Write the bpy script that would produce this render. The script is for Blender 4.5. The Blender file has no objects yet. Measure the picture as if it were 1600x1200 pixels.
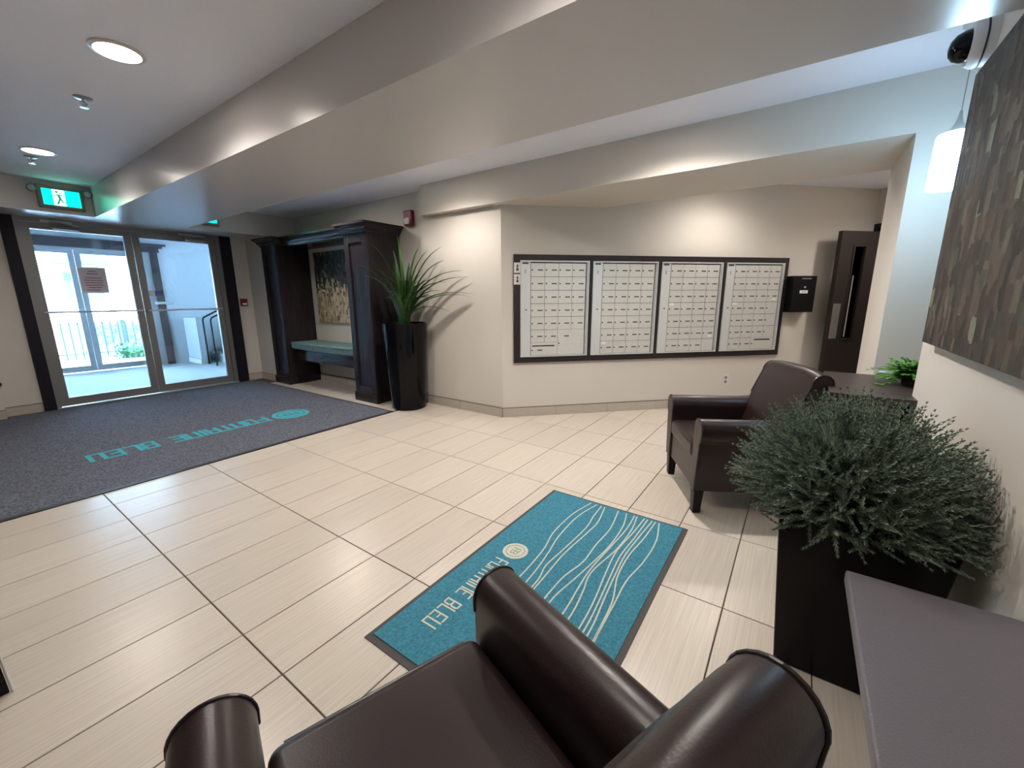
import bpy, bmesh, math, random
import numpy as np
from mathutils import Vector, Matrix
random.seed(7); rng = np.random.default_rng(7)
C = bpy.context.scene.collection
SC = bpy.context.scene
PI = math.pi

# ------------------------------------------------------------------ camera
cam_d = bpy.data.cameras.new('camera'); cam = bpy.data.objects.new('camera', cam_d); C.objects.link(cam)
YAW, PITCH, ROLL = 0.96213, 0.207926, -0.004583
cf = Vector((math.sin(YAW)*math.cos(PITCH), math.cos(YAW)*math.cos(PITCH), -math.sin(PITCH)))
cr = Vector((math.cos(YAW), -math.sin(YAW), 0)); cu = cr.cross(cf)
r2 = math.cos(ROLL)*cr + math.sin(ROLL)*cu; u2 = -math.sin(ROLL)*cr + math.cos(ROLL)*cu
CAM = Vector((-0.5202, -3.4862, 1.2912))
M = Matrix.Identity(4)
for i in range(3):
    M[i][0] = r2[i]; M[i][1] = u2[i]; M[i][2] = -cf[i]; M[i][3] = CAM[i]
cam.matrix_world = M
cam_d.sensor_width = 36; cam_d.lens = 640.66/1600*36; cam_d.clip_start = 0.02; cam_d.clip_end = 300
SC.camera = cam

# ------------------------------------------------------------------ exposure, sky, sun
SC.view_settings.view_transform = 'Standard'; SC.view_settings.look = 'None'
SC.view_settings.gamma = 1.0; SC.view_settings.use_curve_mapping = False
SC.view_settings.exposure = 2.03
DOWN = 18.6      # watts of one downlight
world = bpy.data.worlds.new('world'); SC.world = world; world.use_nodes = True
bg = world.node_tree.nodes['Background']
bg.inputs[0].default_value = (0.33, 0.60, 1.0, 1); bg.inputs[1].default_value = 11.0
sun_d = bpy.data.lights.new('sun', 'SUN'); sun_d.energy = 17.0; sun_d.angle = 0.01; sun_d.color = (.58, .78, 1.0)
sun = bpy.data.objects.new('sun', sun_d); C.objects.link(sun)
sun.rotation_euler = (math.radians(42), 0, math.radians(-25))

# ------------------------------------------------------------------ materials
MATS = {}
def nt(name):
    m = bpy.data.materials.new(name); m.use_nodes = True
    b = m.node_tree.nodes['Principled BSDF']; MATS[name] = m
    return m, m.node_tree, b
def mat(name, col, rough=.5, metal=0., spec=.5, noise=0., nscale=8., bump=0., bscale=60., coat=0., stretch=None, emit=None, estr=0.):
    m, t, b = nt(name); N, L = t.nodes, t.links
    b.inputs['Base Color'].default_value = (*col, 1); b.inputs['Roughness'].default_value = rough
    b.inputs['Metallic'].default_value = metal; b.inputs['Specular IOR Level'].default_value = spec
    b.inputs['Coat Weight'].default_value = coat; b.inputs['Coat Roughness'].default_value = .05
    tc = N.new('ShaderNodeTexCoord'); mp = N.new('ShaderNodeMapping'); L.new(tc.outputs['Object'], mp.inputs[0])
    if stretch: mp.inputs['Scale'].default_value = stretch
    if noise > 0:
        n = N.new('ShaderNodeTexNoise'); n.inputs['Scale'].default_value = nscale; n.inputs['Detail'].default_value = 5
        L.new(mp.outputs[0], n.inputs['Vector'])
        r = N.new('ShaderNodeValToRGB'); r.color_ramp.elements[0].position = .3; r.color_ramp.elements[1].position = .7
        r.color_ramp.elements[0].color = (*[c*(1-noise) for c in col], 1)
        r.color_ramp.elements[1].color = (*[min(1, c*(1+noise)) for c in col], 1)
        L.new(n.outputs[0], r.inputs[0]); L.new(r.outputs[0], b.inputs['Base Color'])
    if bump > 0:
        n2 = N.new('ShaderNodeTexNoise'); n2.inputs['Scale'].default_value = bscale; n2.inputs['Detail'].default_value = 3
        L.new(mp.outputs[0], n2.inputs['Vector'])
        bp = N.new('ShaderNodeBump'); bp.inputs['Strength'].default_value = bump; bp.inputs['Distance'].default_value = .004
        L.new(n2.outputs[0], bp.inputs['Height']); L.new(bp.outputs[0], b.inputs['Normal'])
    if emit:
        b.inputs['Emission Color'].default_value = (*emit, 1); b.inputs['Emission Strength'].default_value = estr
    return m
def wood(name, c1, c2, rough=.4, axis='z', sc=1.):
    m, t, b = nt(name); N, L = t.nodes, t.links
    tc = N.new('ShaderNodeTexCoord'); mp = N.new('ShaderNodeMapping'); L.new(tc.outputs['Object'], mp.inputs[0])
    s = {'x': (2, 45, 45), 'y': (45, 2, 45), 'z': (45, 45, 2)}[axis]; mp.inputs['Scale'].default_value = [v*sc for v in s]
    n = N.new('ShaderNodeTexNoise'); n.inputs['Scale'].default_value = 1.6; n.inputs['Detail'].default_value = 6
    L.new(mp.outputs[0], n.inputs['Vector'])
    r = N.new('ShaderNodeValToRGB'); r.color_ramp.elements[0].position = .35; r.color_ramp.elements[1].position = .68
    r.color_ramp.elements[0].color = (*c1, 1); r.color_ramp.elements[1].color = (*c2, 1)
    L.new(n.outputs[0], r.inputs[0]); L.new(r.outputs[0], b.inputs['Base Color']); b.inputs['Roughness'].default_value = rough; b.inputs['Specular IOR Level'].default_value = .38
    bp = N.new('ShaderNodeBump'); bp.inputs['Strength'].default_value = .035; bp.inputs['Distance'].default_value = .002
    L.new(n.outputs[0], bp.inputs['Height'])
    if axis != 'y': L.new(bp.outputs[0], b.inputs['Normal'])
    return m
def glass(name, tint=(.97, .985, .98), refl=.10):
    m = bpy.data.materials.new(name); m.use_nodes = True; t = m.node_tree; t.nodes.clear()
    o = t.nodes.new('ShaderNodeOutputMaterial'); tr = t.nodes.new('ShaderNodeBsdfTransparent'); g = t.nodes.new('ShaderNodeBsdfGlossy')
    tr.inputs[0].default_value = (*tint, 1); g.inputs['Roughness'].default_value = .02
    f = t.nodes.new('ShaderNodeFresnel'); f.inputs[0].default_value = 1.45; mx = t.nodes.new('ShaderNodeMixShader')
    t.links.new(f.outputs[0], mx.inputs[0]); t.links.new(tr.outputs[0], mx.inputs[1]); t.links.new(g.outputs[0], mx.inputs[2])
    t.links.new(mx.outputs[0], o.inputs[0]); return m
def mosaic(name, stops, sx, sz, grad=None, seed=0., warp=.03):
    """a painted canvas of upright overlapping dabs; canvas local x = width, z = height"""
    m, t, b = nt(name); N, L = t.nodes, t.links
    tc = N.new('ShaderNodeTexCoord'); mp = N.new('ShaderNodeMapping'); L.new(tc.outputs['Object'], mp.inputs[0])
    mp.inputs['Location'].default_value = (seed, 0, seed*.7)
    nz = N.new('ShaderNodeTexNoise'); nz.inputs['Scale'].default_value = 14; L.new(mp.outputs[0], nz.inputs['Vector'])
    mixv = N.new('ShaderNodeMixRGB'); mixv.blend_type = 'ADD'; mixv.inputs[0].default_value = warp
    L.new(mp.outputs[0], mixv.inputs[1]); L.new(nz.outputs['Color'], mixv.inputs[2])
    mp2 = N.new('ShaderNodeMapping'); mp2.inputs['Scale'].default_value = (sx, 0.0, sz); L.new(mixv.outputs[0], mp2.inputs[0])
    v = N.new('ShaderNodeTexVoronoi'); v.distance = 'CHEBYCHEV'; v.inputs['Scale'].default_value = 1; v.inputs['Randomness'].default_value = .75
    L.new(mp2.outputs[0], v.inputs['Vector'])
    sp = N.new('ShaderNodeSeparateColor'); L.new(v.outputs['Color'], sp.inputs[0])
    r = N.new('ShaderNodeValToRGB'); r.color_ramp.interpolation = 'CONSTANT'
    while len(r.color_ramp.elements) < len(stops): r.color_ramp.elements.new(.5)
    for e, (p, c) in zip(r.color_ramp.elements, stops): e.position = p; e.color = (*c, 1)
    L.new(sp.outputs[0], r.inputs[0]); out = r.outputs[0]
    if grad:
        r3 = N.new('ShaderNodeValToRGB'); r3.color_ramp.interpolation = 'CONSTANT'
        while len(r3.color_ramp.elements) < len(grad[2]): r3.color_ramp.elements.new(.5)
        for e, (p, c) in zip(r3.color_ramp.elements, grad[2]): e.position = p; e.color = (*c, 1)
        L.new(sp.outputs[0], r3.inputs[0])
        sx_ = N.new('ShaderNodeSeparateXYZ'); L.new(mixv.outputs[0], sx_.inputs[0])
        mr = N.new('ShaderNodeMapRange'); mr.inputs[1].default_value = grad[0]; mr.inputs[2].default_value = grad[1]
        L.new(sx_.outputs['Z'], mr.inputs[0])
        cmp_ = N.new('ShaderNodeMath'); cmp_.operation = 'GREATER_THAN'; L.new(mr.outputs[0], cmp_.inputs[0]); L.new(sp.outputs[1], cmp_.inputs[1])
        mx = N.new('ShaderNodeMixRGB'); L.new(cmp_.outputs[0], mx.inputs[0]); L.new(r3.outputs[0], mx.inputs[1]); L.new(out, mx.inputs[2]); out = mx.outputs[0]
    n3 = N.new('ShaderNodeTexNoise'); n3.inputs['Scale'].default_value = 5; L.new(mp2.outputs[0], n3.inputs['Vector'])
    n3.inputs['Detail'].default_value = 6
    r2_ = N.new('ShaderNodeValToRGB'); r2_.color_ramp.elements[0].color = (.7, .7, .7, 1); r2_.color_ramp.elements[1].color = (1.25, 1.25, 1.25, 1)
    r2_.color_ramp.elements[0].position = .3; r2_.color_ramp.elements[1].position = .7
    L.new(n3.outputs[0], r2_.inputs[0])
    mu = N.new('ShaderNodeMixRGB'); mu.blend_type = 'MULTIPLY'; mu.inputs[0].default_value = 1; L.new(out, mu.inputs[1]); L.new(r2_.outputs[0], mu.inputs[2])
    L.new(mu.outputs[0], b.inputs['Base Color']); b.inputs['Roughness'].default_value = .6
    bp = N.new('ShaderNodeBump'); bp.inputs['Strength'].default_value = .4; bp.inputs['Distance'].default_value = .004
    L.new(v.outputs['Distance'], bp.inputs['Height']); L.new(bp.outputs[0], b.inputs['Normal'])
    return m

WALL = mat('wall_paint', (.575, .54, .49), .62, bump=.08, bscale=260)
CEIL = mat('ceiling_paint', (.79, .80, .88), .8, bump=.35, bscale=160)
BEAM = mat('beam_paint', (.60, .58, .585), .27, bump=.06, bscale=260)
def tile_mat():
    m, t, b = nt('floor_tile'); N, L = t.nodes, t.links
    tc = N.new('ShaderNodeTexCoord'); geo = N.new('ShaderNodeNewGeometry'); oi = N.new('ShaderNodeObjectInfo')
    mp = N.new('ShaderNodeMapping'); mp.inputs['Scale'].default_value = (3.0, 130, 1); L.new(geo.outputs['Position'], mp.inputs[0])
    cx = N.new('ShaderNodeCombineXYZ'); L.new(oi.outputs['Random'], cx.inputs[0]); L.new(oi.outputs['Random'], cx.inputs[1])
    sc = N.new('ShaderNodeVectorMath'); sc.operation = 'SCALE'; sc.inputs['Scale'].default_value = 40; L.new(cx.outputs[0], sc.inputs[0])
    ad = N.new('ShaderNodeVectorMath'); L.new(mp.outputs[0], ad.inputs[0]); L.new(sc.outputs[0], ad.inputs[1])
    n = N.new('ShaderNodeTexNoise'); n.inputs['Scale'].default_value = 1; n.inputs['Detail'].default_value = 4; L.new(ad.outputs[0], n.inputs['Vector'])
    r = N.new('ShaderNodeValToRGB'); r.color_ramp.elements[0].position = .3; r.color_ramp.elements[1].position = .72
    r.color_ramp.elements[0].color = (.47, .415, .355, 1); r.color_ramp.elements[1].color = (.585, .52, .445, 1)
    L.new(n.outputs[0], r.inputs[0])
    hv = N.new('ShaderNodeHueSaturation'); mr = N.new('ShaderNodeMapRange'); mr.inputs[3].default_value = .95; mr.inputs[4].default_value = 1.05
    L.new(oi.outputs['Random'], mr.inputs[0]); L.new(mr.outputs[0], hv.inputs['Value']); L.new(r.outputs[0], hv.inputs['Color'])
    L.new(hv.outputs[0], b.inputs['Base Color']); b.inputs['Roughness'].default_value = .30; b.inputs['Specular IOR Level'].default_value = .5
    return m
TILE = tile_mat()
GROUT = mat('grout', (.075, .056, .045), .9)
BASET = mat('base_tile', (.42, .375, .325), .4, noise=.10, nscale=3, stretch=(3, 3, 60))
CARPET = mat('grey_carpet', (.112, .118, .145), .95, spec=.15, noise=.62, nscale=85, bump=.8, bscale=300)
RUBBER = mat('black_rubber', (.012, .012, .016), .6)
RUG = mat('teal_rug', (.052, .20, .275), .95, spec=.1, noise=.28, nscale=90, bump=.6, bscale=300)
RUGEDGE = mat('rug_edge', (.05, .045, .045), .7)
CREAM = mat('cream_print', (.50, .52, .44), .95, spec=.1, noise=.1, nscale=200)
MATTEAL = mat('teal_print', (.06, .36, .43), .95, spec=.1, noise=.2, nscale=200)
ESP_Z = wood('espresso_wood', (.014, .011, .013), (.025, .019, .021), .27, 'z')
ESP_Y = wood('espresso_wood_long', (.020, .015, .018), (.036, .027, .030), .25, 'y')
DESKW = wood('desk_laminate', (.035, .026, .024), (.062, .048, .044), .38, 'y')
FRAMEW = mat('mail_frame_wood', (.020, .014, .015), .5, spec=.3, noise=.2, nscale=20)
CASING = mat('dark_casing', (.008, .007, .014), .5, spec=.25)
LEATHER = mat('dark_leather', (.0185, .0095, .0100), .34, spec=.42, noise=.12, nscale=6, bump=.10, bscale=220)
PIPE = mat('leather_piping', (.013, .009, .010), .35)
LEGW = mat('black_leg', (.006, .005, .006), .4, spec=.25)
BLACKG = mat('gloss_black', (.002, .002, .003), .06, spec=.22)
BLACKP = mat('planter_black', (.003, .003, .004), .18, spec=.2)
SOIL = mat('soil', (.03, .022, .016), .95, bump=.8, bscale=40)
ALU = mat('aluminium', (.24, .235, .235), .40, metal=.6)
ALUD = mat('closer_metal', (.5, .5, .52), .3, metal=.9)
STEEL = mat('brushed_steel', (.6, .58, .56), .35, metal=.9, noise=.08, nscale=30)
BLACKM = mat('black_metal', (.004, .004, .005), .4, spec=.2)
MAILA = mat('mailbox_silver', (.56, .56, .53), .45, metal=.2, noise=.05, nscale=40)
MAILS = mat('mailbox_strip', (.60, .62, .62), .38, metal=.25)
DARK = mat('dark_mark', (.035, .03, .03), .5)
WHITEP = mat('white_plastic', (.62, .60, .56), .4)
PAPER = mat('notice_paper', (.58, .56, .64), .8)
PAPERW = mat('paper_border', (.75, .78, .82), .7)
STICK = mat('blue_sticker', (.10, .14, .55), .5)
RED = mat('red_plastic', (.15, .008, .022), .35)
GLASS = glass('door_glass')
TEALF = mat('bench_fabric', (.115, .20, .20), .85, noise=.25, nscale=30, bump=.4, bscale=200)
SIDE = mat('side_table_laminate', (.112, .100, .115), .36, bump=.35, bscale=420)
GREENL = mat('green_leaf', (.045, .105, .022), .42, noise=.45, nscale=9, spec=.4)
GREEND = mat('dark_green_leaf', (.022, .055, .020), .45, noise=.4, nscale=9, spec=.4)
JUN = mat('juniper_needles', (.165, .22, .165), .6, noise=.6, nscale=22)
IVY = mat('bright_fern', (.10, .30, .035), .5, noise=.4, nscale=40)
EXITG = mat('exit_green', (.0, .35, .22), .5, emit=(.0, .72, .46), estr=.95)
EXITW = mat('exit_white', (.7, .9, .8), .5, emit=(.55, 1., .82), estr=1.1)
EXITF = mat('exit_figure', (.0, .12, .08), .5, emit=(.0, .14, .10), estr=.5)
GREYP = mat('grey_plastic', (.22, .21, .20), .4)
LAMPD = mat('lamp_disc', (1, 1, 1), .5, emit=(1, .90, .78), estr=14)
TRIM = mat('lamp_trim', (.6, .57, .54), .4)
SHADE = mat('pendant_glass', (.9, .95, 1), .4, emit=(.48, .76, 1.0), estr=8.)
VWALL = mat('vestibule_wall', (.29, .285, .28), .7)
VCARP = mat('vestibule_carpet', (.24, .235, .22), .95, noise=.3, nscale=90)
CONC = mat('pale_concrete', (.50, .50, .48), .9, noise=.1, nscale=3)
FENCE = mat('fence_paint', (.015, .03, .045), .5)
FENCEW = mat('fence_rail_paint', (.60, .62, .62), .5)
HEDGE = mat('hedge_leaves', (.06, .16, .06), .7, noise=.5, nscale=20)
FACADE = mat('facade_stucco', (.62, .60, .56), .9, noise=.08, nscale=2)
ROOFB = mat('roof_shingle', (.04, .06, .10), .9)
WINB = mat('far_window_glass', (.05, .08, .12), .3, spec=.2)
BIG = mosaic('brown_dab_canvas', [(0, (0.011, 0.009, 0.007)), (.14, (0.031, 0.022, 0.017)), (.30, (0.019, 0.016, 0.013)), (.44, (0.053, 0.037, 0.029)), (.58, (0.034, 0.033, 0.026)), (.70, (0.074, 0.057, 0.045)), (.82, (0.046, 0.048, 0.038)), (.92, (0.099, 0.087, 0.068)), (.982, (0.149, 0.167, 0.118))], 25, 12.5, warp=.018)
SMALL = mosaic('dark_and_gold_dab_canvas', [(0, (.012, .012, .014)), (.35, (.030, .028, .026)), (.6, (.05, .05, .048)), (.78, (.10, .10, .085)), (.93, (.28, .30, .20))], 30, 15,
               grad=(.40, .62, [(0, (.28, .20, .13)), (.3, (.45, .35, .22)), (.55, (.58, .48, .32)), (.8, (.33, .38, .27)), (.93, (.12, .09, .06))]))

# ------------------------------------------------------------------ mesh helpers
class MB:
    def __init__(s): s.v = []; s.f = []
    def add(s, vs, fs):
        k = len(s.v); s.v += [tuple(v) for v in vs]; s.f += [tuple(i+k for i in f) for f in fs]; return s
    def box(s, x0, x1, y0, y1, z0, z1):
        vs = [(x0,y0,z0),(x1,y0,z0),(x1,y1,z0),(x0,y1,z0),(x0,y0,z1),(x1,y0,z1),(x1,y1,z1),(x0,y1,z1)]
        return s.add(vs, [(0,3,2,1),(4,5,6,7),(0,1,5,4),(1,2,6,5),(2,3,7,6),(3,0,4,7)])
    def frustum(s, b, t):
        """b,t: (x0,x1,y0,y1,z)"""
        vs = [(b[0],b[2],b[4]),(b[1],b[2],b[4]),(b[1],b[3],b[4]),(b[0],b[3],b[4]),(t[0],t[2],t[4]),(t[1],t[2],t[4]),(t[1],t[3],t[4]),(t[0],t[3],t[4])]
        return s.add(vs, [(0,3,2,1),(4,5,6,7),(0,1,5,4),(1,2,6,5),(2,3,7,6),(3,0,4,7)])
    def prism(s, pts, a0, a1, axis='y'):
        """closed outline extruded along an axis; pts are the two other coordinates in xyz order"""
        def P(p, a): return {'x': (a, p[0], p[1]), 'y': (p[0], a, p[1]), 'z': (p[0], p[1], a)}[axis]
        n = len(pts); vs = [P(p, a0) for p in pts] + [P(p, a1) for p in pts]
        fs = [(i, (i+1) % n, n+(i+1) % n, n+i) for i in range(n)] + [tuple(range(n))[::-1], tuple(range(n, 2*n))]
        return s.add(vs, fs)
    def tube(s, pts, r, n=10, cap=True):
        pts = [Vector(p) for p in pts]; rr = r if isinstance(r, (list, tuple)) else [r]*len(pts)
        up = None; rings = []
        for i, p in enumerate(pts):
            d = (pts[min(i+1, len(pts)-1)] - pts[max(i-1, 0)]).normalized()
            if up is None: up = d.orthogonal().normalized()
            a = (up - d*up.dot(d)).normalized(); b = d.cross(a); up = a
            rings.append([p + (a*math.cos(2*PI*k/n) + b*math.sin(2*PI*k/n))*rr[i] for k in range(n)])
        vs = [v for rg in rings for v in rg]; fs = []
        for i in range(len(rings)-1):
            for k in range(n): fs.append((i*n+k, i*n+(k+1) % n, (i+1)*n+(k+1) % n, (i+1)*n+k))
        if cap: fs += [tuple(range(n))[::-1], tuple(range((len(rings)-1)*n, len(rings)*n))]
        return s.add(vs, fs)
    def lathe(s, prof, n=32, c=(0,0,0), ax='z'):
        vs = []
        for r, z in prof:
            for k in range(n):
                a = 2*PI*k/n; p = (r*math.cos(a), r*math.sin(a), z)
                if ax == 'y': p = (p[0], z, p[1])
                if ax == 'x': p = (z, p[0], p[1])
                vs.append((p[0]+c[0], p[1]+c[1], p[2]+c[2]))
        m = len(prof); fs = [(i*n+k, i*n+(k+1) % n, (i+1)*n+(k+1) % n, (i+1)*n+k) for i in range(m-1) for k in range(n)]
        fs += [tuple(range(n))[::-1], tuple(range((m-1)*n, m*n))]
        return s.add(vs, fs)
    def mesh(s, name, m, smooth=False):
        me = bpy.data.meshes.new(name); me.from_pydata(s.v, [], s.f); me.materials.append(m)
        bm = bmesh.new(); bm.from_mesh(me); bmesh.ops.recalc_face_normals(bm, faces=bm.faces); bm.to_mesh(me); bm.free()
        if smooth: me.polygons.foreach_set('use_smooth', [True]*len(me.polygons)); 
        return me
def obj(name, mb, m, parent=None, smooth=False, bevel=0., seg=2, loc=None):
    me = mb if isinstance(mb, bpy.types.Mesh) else mb.mesh(name, m, smooth or bevel > 0)
    o = bpy.data.objects.new(name, me); C.objects.link(o)
    if parent: o.parent = parent
    if loc: o.location = loc
    if bevel > 0:
        b = o.modifiers.new('bevel', 'BEVEL'); b.width = bevel; b.segments = seg; b.limit_method = 'ANGLE'; b.angle_limit = math.radians(40); b.harden_normals = False
    if smooth or bevel > 0:
        try: me.set_sharp_from_angle(angle=math.radians(38))
        except Exception: pass
    return o
def tag(o, label=None, cat=None, group=None, kind=None):
    if label: o['label'] = label
    if cat: o['category'] = cat
    if group: o['group'] = group
    if kind: o['kind'] = kind
    return o
def thing(name, label, cat, loc=(0,0,0), rz=0., group=None):
    o = bpy.data.objects.new(name, None); C.objects.link(o); o.location = loc; o.rotation_euler = (0,0,rz); o.empty_display_size = .1
    return tag(o, label, cat, group)
def struct(name, mb, m, label, cat='wall', parent=None, bevel=0.):
    o = obj(name, mb, m, parent, bevel=bevel)
    o['kind'] = 'structure'
    return tag(o, label, cat)
def box(*a): return MB().box(*a)
def copy_tree(o, parent=None):
    c = o.copy(); C.objects.link(c); c.parent = parent
    for ch in list(o.children): copy_tree(ch, c)
    return c

# ------------------------------------------------------------------ setting
ZC, ZB = 2.505, 2.195       # ceiling, underside of beams
Y0, YB, YD = -3.99, 3.153, 3.72
XM0, YM0 = 2.985, -.915     # corner where the mail wall starts
S2 = math.sqrt(.5)
def mw(s, off=0.):          # a point of the mail wall, s along it, off towards the room
    return (XM0 + S2*s - S2*off, YM0 - S2*s - S2*off)

floor = struct('floor', MB().box(-2.5, 7.2, -7.2, 4.0, -.12, -.004), GROUT, 'beige stone-look tiled lobby floor with thin brown joints', 'floor')
struct('ceiling', MB().box(-2.5, 7.2, -7.2, 4.0, ZC, ZC+.12), CEIL, 'textured pale grey ceiling of the lobby', 'ceiling')
struct('wall_left', box(-2.52, -2.4, -4.2, 4.0, 0, ZC), WALL, 'plain wall at the far left of the lobby')
w = MB(); w.box(-.13, .17, YD, YD+.14, 0, ZB); w.box(2.36, 2.6, YD, YD+.14, 0, ZB); w.box(-2.4, -.13, 3.58, 3.86, 0, ZB)
struct('wall_front', w, WALL, 'greige wall on both sides of the glass entrance doors')
struct('wall_alcove', box(2.6, 3.2, 3.22, 3.86, 0, ZB), WALL, 'short wall between entrance doors and bench unit')
struct('trim_1', box(-2.4, 3.08, YB, 3.9, ZB, ZC), BEAM, 'dropped bulkhead above the entrance doors carrying the exit signs', 'bulkhead')
struct('trim_2', box(.825, 1.69, Y0, YB, ZB, ZC), BEAM, 'wide dropped ceiling beam running from doors to painting wall', 'beam')
struct('wall_bench', box(3.08, 3.2, .24, 3.22, 0, ZC), WALL, 'wall behind the bench recess')
w = MB(); w.prism([(2.99, .24), (2.99, YM0), (3.4, YM0-.41+.0), (3.4, .24)], 0, ZC, 'z')
struct('wall_plant', w, WALL, 'wall behind the tall black planter')
struct('trim_3', box(2.90, 3.74, -3.905, .13, ZB, ZC), WALL, 'deep header above the opening to the mailbox alcove', 'header')
struct('wall_pier', box(2.90, 3.74, -6.6, -3.905, 0, ZC), WALL, 'pier wall right of the mailbox alcove, lit blue by the pendant')
a, b_ = mw(.0), mw(4.48); n_ = (S2*.15, S2*.15)
w = MB().prism([a, b_, (b_[0]+n_[0], b_[1]+n_[1]), (a[0]+n_[0]+.2, a[1]+n_[1]+.2)], 0, ZC, 'z')
struct('wall_mail', w, WALL, 'angled warm wall carrying the mailboxes')
# wall across the end of the alcove with a doorway in it (direction -1,-1)
E0 = mw(4.48)
def fw(t, off=0.): return (E0[0]-S2*t - S2*off, E0[1]-S2*t + S2*off)   # off towards the alcove (-x,+y)
def fwbox(mb, t0, t1, o0, o1, z0, z1): return mb.prism([fw(t0,o0), fw(t1,o0), fw(t1,o1), fw(t0,o1)], z0, z1, 'z')
w = MB(); fwbox(w, -.2, 3.3, -.14, 0, 2.12, ZC); fwbox(w, 1.0, 3.3, -.14, 0, 0, 2.12); fwbox(w, -.2, .0, -.14, 0, 0, 2.12)
struct('wall_corridor', w, WALL, 'wall at the end of the mailbox alcove with a doorway')
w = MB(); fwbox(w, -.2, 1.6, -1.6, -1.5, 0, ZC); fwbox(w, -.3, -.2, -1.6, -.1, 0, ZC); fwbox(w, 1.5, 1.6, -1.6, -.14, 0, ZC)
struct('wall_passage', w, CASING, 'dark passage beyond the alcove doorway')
struct('wall_right', box(-2.5, 2.267, Y0-.14, Y0, 0, ZC), WALL, 'wall carrying the large brown painting')
w = MB().box(1.4, 2.92, -6.7, -6.6, 0, ZC).box(1.3, 1.4, -6.7, Y0-.14, 0, ZC)
struct('wall_nook', w, WALL, 'walls of the desk nook behind the painting wall')
struct('wall_far', MB().box(2.9, 7.2, -7.2, -7.05, 0, ZC), WALL, 'closing wall behind the alcove corridor')

# floor tiles, 0.61 x 0.305, one object each
def clip(poly, a, b, c):     # keep a*x+b*y <= c
    out = []
    for i in range(len(poly)):
        p, q = poly[i], poly[(i+1) % len(poly)]; dp, dq = a*p[0]+b*p[1]-c, a*q[0]+b*q[1]-c
        if dp <= 0: out.append(p)
        if (dp < 0 < dq) or (dq < 0 < dp):
            t = dp/(dp-dq); out.append((p[0]+(q[0]-p[0])*t, p[1]+(q[1]-p[1])*t))
    return out
def tile_mb(poly, cx, cy, h=.004, bw=.0015, mb=None):
    mb = mb or MB(); n = len(poly)
    gx = sum(p[0] for p in poly)/n; gy = sum(p[1] for p in poly)/n
    ins = []
    for p in poly:
        dx, dy = gx-p[0], gy-p[1]; ins.append((p[0]+math.copysign(min(bw, abs(dx)), dx), p[1]+math.copysign(min(bw, abs(dy)), dy)))
    vs = [(p[0]-cx, p[1]-cy, -.004) for p in poly] + [(p[0]-cx, p[1]-cy, -.0012) for p in poly] + [(p[0]-cx, p[1]-cy, 0.) for p in ins]
    fs = [(i, (i+1) % n, n+(i+1) % n, n+i) for i in range(n)] + [(n+i, n+(i+1) % n, 2*n+(i+1) % n, 2*n+i) for i in range(n)] + [tuple(range(2*n, 3*n))]
    return mb.add(vs, fs)
G = .0026
full_me = None; rest = MB()
def in_view(x, y, pad=60):
    d = Vector((x, y, 0)) - CAM; z = d.dot(cf)
    if z < .15: return False
    px, py = 800+640.66*d.dot(r2)/z, 600-640.66*d.dot(u2)/z
    return -pad < px < 1600+pad and -pad < py < 1200+pad
for i in range(-4, 12):
    for j in range(-23, 11):
        x0, x1, y0, y1 = i*.61+G, (i+1)*.61-G, j*.305+G, (j+1)*.305-G
        base = [(x0,y0),(x1,y0),(x1,y1),(x0,y1)]; poly = base[:]
        if y0 > .25:
            poly = clip(clip(poly, -1, 0, -2.468), 1, 0, 3.078 if y0 > .29 else 2.988); poly = clip(poly, 0, 1, 3.215)
        elif y1 > -.9:
            poly = clip(clip(poly, 1, 0, 2.988), -1, 0, 2.398)
            if y1 > .262: 
                if x1 < 2.47: poly = clip(poly, 0, 1, .262)
                elif x0 < 2.46: poly = clip(poly, 0, 1, .262)
        else:
            poly = clip(clip(poly, 1, 1, XM0+YM0-.003), -1, 0, 2.398)
            if x1 < 2.6: poly = clip(poly, 0, -1, -Y0)
            if y0 < -3.9:
                if x0 > 2.3 and x1 < 3.9: poly = []
        if len(poly) < 3: continue
        ar = abs(sum(poly[k][0]*poly[(k+1) % len(poly)][1]-poly[(k+1) % len(poly)][0]*poly[k][1] for k in range(len(poly))))/2
        if ar < .001: continue
        vis = any(in_view(*p) for p in base) and not (y0 < -3.9) and x0 < 4.6
        if not vis: tile_mb(poly, 0, 0, mb=rest); continue
        cx, cy = (x0+x1)/2, (y0+y1)/2
        if poly == base:
            if full_me is None: full_me = tile_mb(base, cx, cy).mesh('tile', TILE)
            me = full_me
        else: me = tile_mb(poly, cx, cy).mesh('tile', TILE)
        obj('tile', me, TILE, floor, loc=(cx, cy, 0))
tag(obj('tile_field', rest, TILE, floor), kind='stuff')

# baseboards of tiles with recessed joints
def base_run(name, p0, p1, label, n_out, L=.61, first=None, h=.10, th=.012):
    p0 = Vector((*p0, 0)); p1 = Vector((*p1, 0)); d = (p1-p0); T = d.length; d.normalize(); no = Vector((*n_out, 0)).normalized()
    def run(a, b, z0, z1, t0, t1, mb=None):
        mb = mb or MB(); q = [p0+d*a+no*t0, p0+d*b+no*t0, p0+d*b+no*t1, p0+d*a+no*t1]
        return mb.prism([(v.x, v.y) for v in q], z0, z1, 'z')
    back = struct(name, run(0, T, 0, h+.006, .001, th-.004), GROUT, label, 'baseboard')
    a = 0.; k = first or L
    while a < T-.01:
        b = min(a+k, T); k = L
        obj('tile', run(a+.0015, b-.0015, 0.001, h, .001, th), BASET, back); a = b
    return back
base_run('baseboard_mail', mw(0), mw(3.9), 'beige tile baseboard under the mailboxes', (-1, -1), first=.60)
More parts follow.
